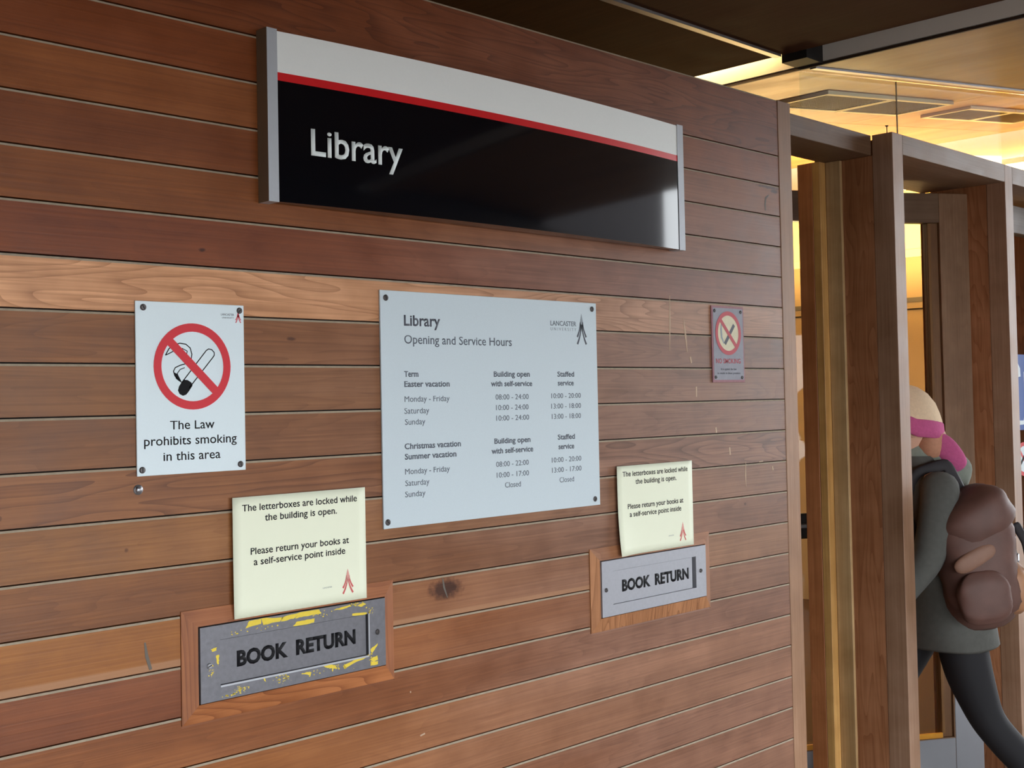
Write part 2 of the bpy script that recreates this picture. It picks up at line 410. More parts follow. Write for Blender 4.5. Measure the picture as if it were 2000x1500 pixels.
# pale scrapes and grey scuffs left on the boards
bm = bmesh.new()
for pts, w in [([(1.814, 1.800), (1.812, 1.73), (1.809, 1.662)], 0.006), ([(1.868, 1.745), (1.876, 1.70), (1.881, 1.66)], 0.007), ([(1.893, 1.648), (1.898, 1.632)], 0.006),
               ([(1.916, 1.572), (1.915, 1.546)], 0.006), ([(1.996, 1.466), (1.998, 1.452)], 0.006), ([(2.055, 1.412), (2.057, 1.392)], 0.006),
               ([(2.127, 1.371), (2.125, 1.335), (2.126, 1.304)], 0.005), ([(2.255, 1.352), (2.257, 1.341)], 0.005), ([(2.19, 1.367), (2.21, 1.368)], 0.003),
               ([(0.973, 0.885), (0.985, 0.887)], 0.003), ([(0.948, 0.975), (0.951, 0.976)], 0.003)]:
    ribbon(bm, pts, w, -0.0003, 0.0002, [0.35] + [1] * (len(pts) - 2) + [0.3] if len(pts) > 2 else None)
o = obj('scrape_mark', bm, M_['chalk'], wall); o['kind'] = 'stuff'
bm = bmesh.new()
ribbon(bm, [(0.381, 1.160), (0.384, 1.137), (0.391, 1.114)], 0.006, -0.0003, 0.0002, [0.5, 1.0, 0.9])
ribbon(bm, [(1.040, 1.188), (1.043, 1.17), (1.052, 1.148)], 0.005, -0.0003, 0.0002, [0.6, 1, 0.4])
ribbon(bm, [(2.272, 2.10), (2.256, 2.09), (2.252, 2.07), (2.254, 2.055)], 0.007, -0.0003, 0.0002, [0.4, 1, 1, 0.5])
o = obj('scuff_mark', bm, M_['scuff'], wall); o['kind'] = 'stuff'

floor = bx('floor', (-3.2, 14, 0.3, 9, -0.05, 0.0), M_['floor']); floor['kind'] = 'structure'
paving = bx('ground', (-14, 24, -16, 0.3, -0.06, -0.001), M_['paving']); paving['kind'] = 'structure'

# ---- the timber portal beside the wall: projecting fins, headers, frame strips
portal = struct('trim_1', (2.392, 0, 0))
def pb(name, d, m, tint, grain=0.2, bev=0.001):
    bm = bmesh.new(); box(bm, *d, bev=bev); o = obj(name, bm, M_[m]); atw(o, portal); setcol(o, tint, grain); return o
HT = 2.378; HB = 2.313
FT = (150, 104, 74)
for (a, b, d1) in [(2.990, 3.058, 0.24), (3.842, 3.908, 0.335), (4.690, 4.756, 0.335)]:
    pb('fin_face', (a, b, 0.0, 0.070, 0.0, HT), 'woodz', (150, 116, 92), 0.12)
    pb('fin_board', (a + 0.0015, b - 0.0015, 0.0715, d1, 0.0, HB), 'woodz', (158, 106, 72), 0.6)
pb('header_board', (2.392, 2.9895, 0.074, 0.245, HB, HT), 'woodx', (116, 88, 66), 0.15)
pb('header_board', (3.0585, 3.8415, 0.0, 0.322, HB, HT), 'woodx', (132, 104, 82), 0.15)
pb('header_board', (3.9085, 4.6895, 0.0, 0.322, HB, HT), 'woodx', (132, 104, 82), 0.15)
pb('frame_strip', (2.9405, 2.9895, 0.235, 0.262, 0.0, HB - 0.001), 'woodz', (190, 144, 84), 0.1)
pb('frame_post', (2.9405, 3.05, 0.2635, 0.318, 0.0, HB - 0.001), 'woodz', (166, 104, 62), 0.2)
pb('frame_strip', (2.9760, 2.9895, 0.180, 0.234, 0.0, HB - 0.001), 'woodz', (172, 140, 98), 0.1)
bm = bmesh.new(); bmesh.ops.create_cone(bm, segments=8, radius1=0.0016, radius2=0.0016, depth=0.035, cap_ends=True, matrix=Matrix.Translation((3.053, 0.05, HT + 0.017)))
bmesh.ops.create_cone(bm, segments=10, radius1=0.005, radius2=0.005, depth=0.003, cap_ends=True, matrix=Matrix.Translation((3.053, 0.05, HT + 0.036)))
atw(obj('nail', bm, M_['steel_dark']), portal)

# ---- the doors
def leaf(name, hinge, ang, width, wood_t):
    d = struct(name, (hinge[0], hinge[1], 0), ang)
    T = 0.045
    def pt(n, dd, m, tint=None, grain=0.2, par=None):
        o = bx(n, dd, m, par or d, 0.0012)
        if tint: setcol(o, tint, grain)
        return o
    zt, st = 2.288, 0.168
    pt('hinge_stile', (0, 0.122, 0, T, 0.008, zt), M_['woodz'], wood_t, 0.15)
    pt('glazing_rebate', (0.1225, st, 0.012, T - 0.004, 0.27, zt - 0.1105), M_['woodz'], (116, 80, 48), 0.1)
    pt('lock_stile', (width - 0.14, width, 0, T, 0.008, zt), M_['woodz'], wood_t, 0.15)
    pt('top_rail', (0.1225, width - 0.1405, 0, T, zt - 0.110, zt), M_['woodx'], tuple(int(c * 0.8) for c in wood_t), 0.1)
    pt('bottom_rail', (0.1225, width - 0.1405, 0, T, 0.008, 0.27), M_['woodx'], wood_t, 0.1)
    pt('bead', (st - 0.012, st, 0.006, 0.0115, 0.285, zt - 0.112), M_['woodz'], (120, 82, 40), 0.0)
    pt('bead', (st, width - 0.1405, 0.002, 0.0115, 0.2705, 0.289), M_['woodx'], (216, 150, 40), 0.0)
    pt('glass_pane', (st, width - 0.141, 0.020, 0.026, 0.289, zt - 0.1105), M_['glass'])
    k = pt('kick_plate', (0.002, 0.118, -0.0025, -0.0003, 0.01, 0.80), M_['metal_kick'])
    k = pt('kick_plate', (0.1195, width - 0.02, -0.0025, -0.0003, 0.01, 0.268), M_['metal_kick'])
    return d
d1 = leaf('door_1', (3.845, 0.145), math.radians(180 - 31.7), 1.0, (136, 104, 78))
# the leaf is drawn outwards from its hinge, so its outer face is on local -y after the half turn
for ch in d1.children:
    for v in ch.data.vertices: v.co.y = -v.co.y
    ch.data.flip_normals()
bm = bmesh.new(); box(bm, 0.675, 0.735, 0.003, 0.03, 1.03, 1.12, bev=0.006)
obj('lock_case', bm, M_['black'], d1)
bm = bmesh.new(); box(bm, 0.64, 0.80, 0.03, 0.042, 1.068, 1.085, bev=0.003); obj('door_handle', bm, M_['steel_dark'], d1)
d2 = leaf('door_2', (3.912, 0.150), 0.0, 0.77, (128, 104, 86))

# clerestory glazing above the portal
w1 = struct('window_1', (2.80, 0.25, HT))
for (a, b) in [(2.862, 3.5140), (3.5160, 5.05)]:
    bm = bmesh.new(); zc = lambda x: 2.600 + 0.12 * (x - 2.846)
    prism(bm, [(a, HT + 0.002), (b, HT + 0.002), (b, zc(b)), (a, zc(a))], 0.247, 0.253)
    atw(obj('glass_pane', bm, M_['glass']), w1)
atw(bx('glass_joint', (3.5142, 3.5158, 0.2475, 0.2525, HT + 0.002, 2.678), M_['glass_edge']), w1)

# ---- ceilings
ceil = struct('ceiling', (0, 0, 2.63))
def cb(name, d, m, tint=None, grain=0.2, mats=None):
    o = bx(name, d, m); atw(o, ceil)
    if tint: setcol(o, tint, grain)
    return o
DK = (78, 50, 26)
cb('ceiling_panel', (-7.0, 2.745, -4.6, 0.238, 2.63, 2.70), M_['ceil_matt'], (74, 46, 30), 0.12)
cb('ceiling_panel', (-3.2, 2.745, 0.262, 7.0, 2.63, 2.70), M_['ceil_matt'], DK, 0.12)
cb('metal_strip', (-3.2, 2.735, 0.2385, 0.2615, 2.622, 2.69), M_['trim_grey'])
cb('trough_top', (2.70, 2.90, -4.6, 7.0, 2.86, 2.90), M_['white_face'])
cb('trough_side', (2.715, 2.745, -4.6, 7.0, 2.7005, 2.858), M_['white_face'])
cb('panel_fascia', (2.846, 2.858, -4.6, 7.0, 2.612, 2.858), M_['white_face'])
cb('trough_block', (2.748, 2.8455, 0.155, 0.245, 2.605, 2.85), M_['black'])
SL = 0.12
def slope(name, x0, x1, y0, y1, m, tint=None, th=0.03, dz=0.0, grain=0.15, parent=ceil, sp=0.0):
    bm = bmesh.new()
    zz = lambda x: 2.602 + SL * (x - 2.846) + dz
    vs = [bm.verts.new(p) for p in [(x0, y0, zz(x0)), (x1, y0, zz(x1)), (x1, y1, zz(x1)), (x0, y1, zz(x0)),
                                    (x0, y0, zz(x0) + th), (x1, y0, zz(x1) + th), (x1, y1, zz(x1) + th), (x0, y1, zz(x0) + th)]]
    for q in [(0, 3, 2, 1), (4, 5, 6, 7), (0, 1, 5, 4), (1, 2, 6, 5), (2, 3, 7, 6), (3, 0, 4, 7)]: bm.faces.new([vs[i] for i in q])
    o = obj(name, bm, m)
    if parent is not None: atw(o, parent)
    if tint: setcol(o, tint, grain)
    return o
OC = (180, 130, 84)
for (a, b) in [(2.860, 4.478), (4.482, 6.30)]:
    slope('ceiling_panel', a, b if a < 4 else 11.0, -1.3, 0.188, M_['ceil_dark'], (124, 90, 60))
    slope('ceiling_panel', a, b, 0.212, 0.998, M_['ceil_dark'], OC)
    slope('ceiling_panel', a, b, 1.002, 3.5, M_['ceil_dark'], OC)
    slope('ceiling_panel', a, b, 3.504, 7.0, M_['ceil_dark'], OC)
slope('metal_strip', 2.860, 6.30, 0.189, 0.211, M_['trim_grey'], dz=-0.006)
slope('edge_trim', 2.8445, 2.860, -4.6, 7.0, M_['gap_brown'], th=0.006, dz=-0.002)
slope('backing_board', 2.860, 6.30, -1.3, 7.0, M_['dark_gap'], th=0.01, dz=0.031)
cb('trough_top', (6.30, 6.50, 0.2, 7.0, 3.2, 3.24), M_['white_face'])
o = cb('panel_fascia', (6.47, 6.50, 0.2, 7.0, 2.80, 3.199), M_['tan_wall'])
cb('ceiling_panel', (6.50, 7.52, 0.2, 7.0, 3.05, 3.09), M_['cream_wall'])
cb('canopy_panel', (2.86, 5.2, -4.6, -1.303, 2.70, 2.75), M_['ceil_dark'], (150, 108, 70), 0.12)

# slim fluorescent battens in the ceiling troughs
def batten(x, z, y0, y1, label):
    t = thing('batten_light', label, 'light', (x, y0, z), 0, 'batten lights in the ceiling troughs')
    L_ = y1 - y0
    bm = bmesh.new(); box(bm, -0.02, 0.02, 0, L_, 0.018, 0.05, bev=0.002); obj('housing', bm, M_['white_face'], t)
    bm = bmesh.new(); bmesh.ops.create_cone(bm, segments=14, radius1=0.013, radius2=0.013, depth=L_ - 0.06, cap_ends=True, matrix=Matrix.Translation((0, L_ / 2, 0)) @ Matrix.Rotation(math.pi / 2, 4, 'X'))
    obj('tube', bm, M_['tube'], t, smooth=False)
batten(2.79, 2.69, 0.45, 1.9, 'glowing batten light in the ceiling slot behind the top of the plank wall')
batten(6.40, 2.83, 0.45, 1.75, 'brightest batten light, above the far header of the timber portal')

# air vents in the lit ceiling
def vent(x0, xm, x1, y0, y1, label):
    zz = lambda x: 2.602 + SL * (x - 2.846)
    t = thing('air_vent', label, 'vent', (xm, (y0 + y1) / 2, zz(xm)), 0, 'ceiling air vents above the portal')
    for (a, b) in [(x0, xm - 0.004), (xm + 0.004, x1)]:
        bm = bmesh.new()
        def sb(xa, xb, ya, yb, lo, hi):
            vs = [bm.verts.new(p) for p in [(xa, ya, zz(xa) + lo), (xb, ya, zz(xb) + lo), (xb, yb, zz(xb) + lo), (xa, yb, zz(xa) + lo), (xa, ya, zz(xa) + hi), (xb, ya, zz(xb) + hi), (xb, yb, zz(xb) + hi), (xa, yb, zz(xa) + hi)]]
            for q in [(0, 3, 2, 1), (4, 5, 6, 7), (0, 1, 5, 4), (1, 2, 6, 5), (2, 3, 7, 6), (3, 0, 4, 7)]: bm.faces.new([vs[i] for i in q])
        w = 0.022
        sb(a, b, y0, y0 + w, -0.014, 0.0); sb(a, b, y1 - w, y1, -0.014, 0.0)
        sb(a, a + w, y0 + w, y1 - w, -0.014, 0.0); sb(b - w, b, y0 + w, y1 - w, -0.014, 0.0)
        fr = atw(obj('frame', bm, M_['vent_frame']), t)
        bm = bmesh.new(); sb(a + w, b - w, y0 + w, y1 - w, -0.002, 0.0)
        k = obj('backing', bm, M_['dark_gap']); atw(k, t)
        bm = bmesh.new(); x = a + w + 0.006
        while x < b - w - 0.004:
            sb(x, x + 0.0035, y0 + w, y1 - w, -0.011, -0.003); x += 0.0145
        y = y0 + w + 0.006
        while y < y1 - w - 0.004:
            sb(a + w, b - w, y, y + 0.003, -0.0105, -0.0035); y += 0.016
        g = obj('grille_mesh', bm, M_['vent_mesh']); atw(g, t); g['kind'] = 'stuff'
M_['vent_frame'] = mat('vent_frame_cream', srgb(250, 232, 190), 0.6)
M_['vent_mesh'] = mat('vent_mesh_bronze', srgb(128, 98, 56), 0.6)
vent(3.40, 3.92, 4.44, 0.46, 0.735, 'mesh air vent pair in the ceiling directly over the first timber fin')
vent(4.71, 5.20, 5.72, 0.505, 0.745, 'mesh air vent pair farther along the ceiling, cut by the photo edge')

# unseen beam on posts across from the wall, added to darken the sign's reflection
eb = struct('trim_2', (0, -3.4, 0))
o = atw(bx('shade_beam', (-7.0, 7.2, -3.45, -3.35, 1.95, 2.62), M_['woodx']), eb); setcol(o, (60, 42, 32), 0.1)
for k in range(5):
    o = atw(bx('shade_post', (-6.5 + 3.3 * k, -6.38 + 3.3 * k, -3.46, -3.34, 0, 1.949), M_['woodz']), eb); setcol(o, (90, 62, 44), 0.2)
ob_ = bx('wall_opposite', (3.2, 8.45, -5.2, -3.6, 0.0, 6.5), mat('dark_grey_brick', srgb(84, 80, 82), 0.8, noise=0.2, nscale=9)); ob_['kind'] = 'structure'
# lobby shell and the rest of the building
wr = bx('wall_right', (7.5, 7.6, 0.2, 7.0, 0.0, 2.50), M_['tan_wall']); wr['kind'] = 'structure'
bx('upper_wall', (7.5, 7.6, 0.2, 7.0, 2.555, 3.09), M_['cream_wall'], wr)
bx('picture_rail', (7.485, 7.6, 0.2, 7.0, 2.50, 2.555), M_['cream_wall'], wr)
bx('cover_strip', (7.494, 7.4995, 0.3, 7.0, 2.183, 2.215), M_['scuff'], wr)
bx('cover_strip', (7.494, 7.4995, 0.3, 7.0, 2.128, 2.138), M_['dark_gap'], wr)
wb = bx('wall_back', (-3.2, 7.6, 7.0, 7.1, 0.0, 3.6), M_['tan_wall']); wb['kind'] = 'structure'
wi = bx('wall_end', (-3.3, -3.2, -4.6, 7.0, 0.0, 3.6), M_['woodz']); wi['kind'] = 'structure'; setcol(wi, (120, 84, 60), 0.2)
wf = bx('wall_front', (4.76, 7.6, 0.1, 0.2, 0.0, 2.8), M_['tan_wall']); wf['kind'] = 'structure'

# ================================================================== SIGNS
GS = 'signs and notices on the plank wall'
# --- big bowed library sign
t = thing('library_sign', 'large bowed white, red and black sign reading Library above the others', 'sign', (1.226, 0, 1.912))
def sg(o): return atw(o, t)
SX0, SX1, SZ0, SZ1 = 0.636, 1.8163, 1.912, 2.221
xc, hw = (SX0 + SX1) / 2, (SX1 - SX0) / 2
def bow(x): return -0.0320 - 0.028 * (1 - ((x - xc) / hw) ** 2)
sg(bx('back_box', (0.616, 1.838, -0.016, -0.0003, SZ0 + 0.004, SZ1 - 0.004), M_['alu_side']))
for n, za, zb_, mm in [('black_panel', SZ0, 2.1315, 'black_panel'), ('red_stripe', 2.1315, 2.1465, 'red_panel'), ('white_panel', 2.1465, SZ1, 'white_panel')]:
    bm = bmesh.new(); n_ = 48
    cols = []
    for i in range(n_ + 1):
        x = SX0 + (SX1 - SX0) * i / n_; y = bow(x)
        cols.append([bm.verts.new(p) for p in [(x, y, za), (x, y, zb_), (x, -0.017, zb_), (x, -0.017, za)]])
    for a, b in zip(cols, cols[1:]):
        for k in range(4): bm.faces.new([a[k], b[k], b[(k + 1) % 4], a[(k + 1) % 4]])
    bm.faces.new(cols[0]); bm.faces.new(list(reversed(cols[-1])))
    bmesh.ops.recalc_face_normals(bm, faces=bm.faces)
    for q in bm.faces: q.smooth = q.normal.y < -0.9
    for ed in bm.edges: ed.smooth = all(q.normal.y < -0.9 for q in ed.link_faces)
    o = sg(obj(n, bm, M_[mm]))
for (a, b) in [(0.6135, 0.6355), (1.8165, 1.840)]:
    bm = bmesh.new()
    fs = box(bm, a, b, -0.0335, -0.0003, SZ0 - 0.001, SZ1 + 0.003)
    for q in fs:
        q.material_index = 0
    bm.normal_update()
    for q in bm.faces:
        if abs(q.calc_center_median().x - 0.6135) < 1e-4: q.material_index = 1
    sg(obj('end_cap', bm, [M_['alu_clean'], M_['alu_side']]))
sg(text('lettering', 'Library', 0.703, 0.910, 2.004, 0.0480, M_['white_letter'], None, 0, bold=0.012, curve=lambda x: bow(x) - 0.0004))

# --- flat signs
def board(name, label, cat, q, th, m, group=None, y=-0.0005, edge=None):
    x0, x1, z0, z1 = q
    t = thing(name, label, cat, ((x0 + x1) / 2, 0, z0), 0, group)
    atw(bx('board', (x0, x1, y - th, y, z0, z1), m, None, 0.0005), t)
    return t, y - th

def lines(t, y, rows, m, bold=0.0, name='lettering'):
    for s, a, b, z, c in rows: atw(text(name, s, a, b, z, c, m, None, y, bold=bold), t)

hs, hy = board('opening_hours_sign', 'silver-grey board of library opening and service hours, below the big sign', 'sign', (0.886, 1.528, 1.3015, 1.768), 0.004, M_['board_silver'])
for x, z in [(0.900, 1.753), (1.513, 1.754), (1.510, 1.316), (0.896, 1.314)]: atw(screw(None, x, z, hy, 0.0062, M_['steel_dark'], rnd.uniform(0, 3)), hs)
lines(hs, hy, [('Library', .946, 1.042, 1.700, .0205)], M_['navy_print'], 0.018)
lines(hs, hy, [('Opening and Service Hours', .946, 1.248, 1.664, .0165)], M_['grey_print'], 0.004)
B_ = [('Term', .944, .981, 1.598), ('Easter vacation', .944, 1.065, 1.578), ('Christmas vacation', .942, 1.093, 1.4545), ('Summer vacation', .942, 1.080, 1.434),
      ('Building open', 1.192, 1.302, 1.598), ('with self-service', 1.183, 1.309, 1.5775), ('Building open', 1.190, 1.300, 1.4555), ('with self-service', 1.181, 1.308, 1.4345),
      ('Staffed', 1.391, 1.447, 1.598), ('service', 1.392, 1.445, 1.578), ('Staffed', 1.388, 1.445, 1.457), ('service', 1.390, 1.442, 1.4355)]
lines(hs, hy, [(s, a, b, z, .0108) for s, a, b, z in B_], M_['grey_print'], 0.022)
R_ = [('Monday - Friday', .944, 1.064, 1.548), ('Saturday', .943, 1.008, 1.5245), ('Sunday', .944, .997, 1.5025), ('Monday - Friday', .942, 1.061, 1.4045),
      ('Saturday', .942, 1.005, 1.3815), ('Sunday', .941, .994, 1.3595), ('08:00 - 24:00', 1.196, 1.297, 1.549), ('10:00 - 24:00', 1.197, 1.296, 1.5265),
      ('10:00 - 24:00', 1.197, 1.297, 1.504), ('08:00 - 22:00', 1.194, 1.293, 1.406), ('10:00 - 17:00', 1.195, 1.293, 1.383), ('Closed', 1.219, 1.267, 1.3605),
      ('10:00 - 20:00', 1.370, 1.468, 1.5495), ('13:00 - 18:00', 1.369, 1.468, 1.5265), ('13:00 - 18:00', 1.370, 1.467, 1.5035), ('10:00 - 20:00', 1.367, 1.465, 1.4065),
      ('13:00 - 17:00', 1.367, 1.465, 1.384), ('Closed', 1.391, 1.439, 1.361)]
lines(hs, hy, [(s, a, b, z, .0110) for s, a, b, z in R_], M_['grey_print'], 0.0)
lines(hs, hy, [('LANCASTER', 1.372, 1.458, 1.7125, .0105)], M_['grey_print'], 0.006)
lines(hs, hy, [('U N I V E R S I T Y', 1.372, 1.458, 1.7015, .0068)], M_['pale_print'], 0.0)
atw(emblem('emblem', None, 1.476, 1.672, 0.034, 0.068, hy, M_['navy_print'], M_['pale_print']), hs)

# --- the white no smoking sign
ns, ny = board('no_smoking_sign', 'white no smoking sign with a red ring, text The Law prohibits smoking in this area', 'sign', (0.369, 0.577, 1.434, 1.7245), 0.003, M_['board_white'])
for x, z in [(0.383, 1.714), (0.568, 1.715), (0.566, 1.4445), (0.378, 1.444)]: atw(screw(None, x, z, ny, 0.0055, M_['steel_dark'], rnd.uniform(0, 3)), ns)
lines(ns, ny, [('The Law', .430, .515, 1.5095, .0142), ('prohibits smoking', .382, .559, 1.4835, .0142), ('in this area', .417, .526, 1.4572, .0142)], M_['black_print'], 0.004)
lines(ns, ny, [('LANCASTER', .531, .557, 1.7055, .0036)], M_['grey_print'], 0.0)
lines(ns, ny, [('UNIVERSITY', .533, .557, 1.7005, .0026)], M_['pale_print'], 0.0)
atw(emblem('emblem', None, 0.5655, 1.6935, 0.0115, 0.0195, ny, M_['red_print']), ns)
NX = lambda cx: 0.4725 + (cx - 1070) * 0.0003427
NZ = lambda cy: 1.616 - (cy - 758) * 0.000305
bm = bmesh.new()
def outline(p, w): ribbon(bm, [(NX(a), NZ(b)) for a, b in p], w, ny - 0.0003, ny)
outline([(925, 697), (955, 682), (985, 664), (1018, 658), (1045, 672), (1040, 700)], 0.0016)
outline([(925, 697), (945, 660), (975, 638), (1005, 629), (1038, 634), (1062, 655), (1071, 690), (1066, 725), (1040, 742), (1005, 752), (978, 765), (968, 785), (975, 810), (995, 832)], 0.0018)
outline([(1030, 765), (1005, 775), (990, 795), (990, 812)], 0.0014)
prism(bm, [(NX(a), NZ(b)) for a, b in [(966, 790), (990, 800), (1015, 850), (1000, 842), (982, 828)]], ny - 0.0003, ny)
outline([(1010, 852), (1152, 668), (1166, 658), (1184, 662), (1198, 678), (1198, 694), (1190, 706), (1052, 880)], 0.0018)
atw(obj('cigarette_outline', bm, M_['black_print']), ns)
bm = bmesh.new()
prism(bm, [(NX(a), NZ(b)) for a, b in [(1022, 832), (1045, 834), (1066, 848), (1072, 866), (1048, 902), (1036, 916), (1018, 922), (1000, 912), (991, 892), (998, 868)]], ny - 0.0003, ny)
atw(obj('cigarette_filter', bm, M_['black_print']), ns)
bm = bmesh.new(); ring(bm, 0.4745, 1.616, 0.0738, 0.0595, ny - 0.0007, ny - 0.00035)
a = math.radians(45 + 0.0)
ribbon(bm, [(0.4745 - 0.047, 1.616 + 0.0455), (0.4745 + 0.047, 1.616 - 0.0455)], 0.0150, ny - 0.0008, ny - 0.0004)
atw(obj('prohibition_ring', bm, M_['red_print']), ns)

# --- the small faded no smoking sign
fs_, fy = board('no_smoking_sign', 'small faded grey no smoking sign with a pink border, near the end stile', 'sign', (1.984, 2.129, 1.5825, 1.7825), 0.003, M_['pink_edge'])
atw(bx('face', (1.990, 2.124, fy - 0.0004, fy, 1.589, 1.777), M_['board_old']), fs_); fy -= 0.0004
for x, z in [(1.997, 1.769), (2.115, 1.769), (2.115, 1.595), (1.996, 1.596)]: atw(screw(None, x, z, fy, 0.0045, M_['steel_dark'], rnd.uniform(0, 3)), fs_)
bm = bmesh.new(); prism(bm, disc_pts(2.056, 1.7115, 0.050), fy - 0.0003, fy); atw(obj('disc', bm, M_['cream_disc']), fs_)
bm = bmesh.new(); ribbon(bm, [(2.040, 1.683), (2.083, 1.734)], 0.010, fy - 0.0006, fy - 0.0003); atw(obj('cigarette', bm, M_['navy_print']), fs_)
bm = bmesh.new(); ribbon(bm, [(2.036, 1.684), (2.026, 1.70), (2.024, 1.72), (2.026, 1.735)], 0.007, fy - 0.0005, fy - 0.0003, [0.5, 1, 1, 0.5]); atw(obj('smoke_wisp', bm, M_['pale_print']), fs_)
bm = bmesh.new(); ring(bm, 2.056, 1.7115, 0.0575, 0.0465, fy - 0.0008, fy - 0.0004)
ribbon(bm, [(2.056 - 0.036, 1.7115 + 0.036), (2.056 + 0.036, 1.7115 - 0.036)], 0.0105, fy - 0.0009, fy - 0.0005); atw(obj('prohibition_ring', bm, M_['red_fade']), fs_)
lines(fs_, fy, [('NO SMOKING', 1.999, 2.110, 1.6325, .0120)], M_['red_fade'], 0.01)
lines(fs_, fy, [('It is against the law', 2.020, 2.090, 1.6145, .0052), ('to smoke in these premises', 2.004, 2.107, 1.6040, .0052)], M_['navy_print'], 0.0)

# --- the spare bolt below the white sign
bm = bmesh.new(); bmesh.ops.create_uvsphere(bm, u_segments=14, v_segments=8, radius=0.0055, matrix=Matrix.Translation((0.372, -0.002, 1.412)) @ Matrix.Diagonal((1, 0.7, 1, 1)))
bmesh.ops.create_cone(bm, segments=16, radius1=0.0085, radius2=0.0085, depth=0.0018, cap_ends=True, matrix=Matrix.Translation((0.372, 0.0, 1.412)) @ Matrix.Rotation(math.pi / 2, 4, 'X'))
tag(obj('bolt_head', bm, M_['alu'], smooth=True), 'single round bolt head in the planks just under the white no smoking sign', 'bolt')

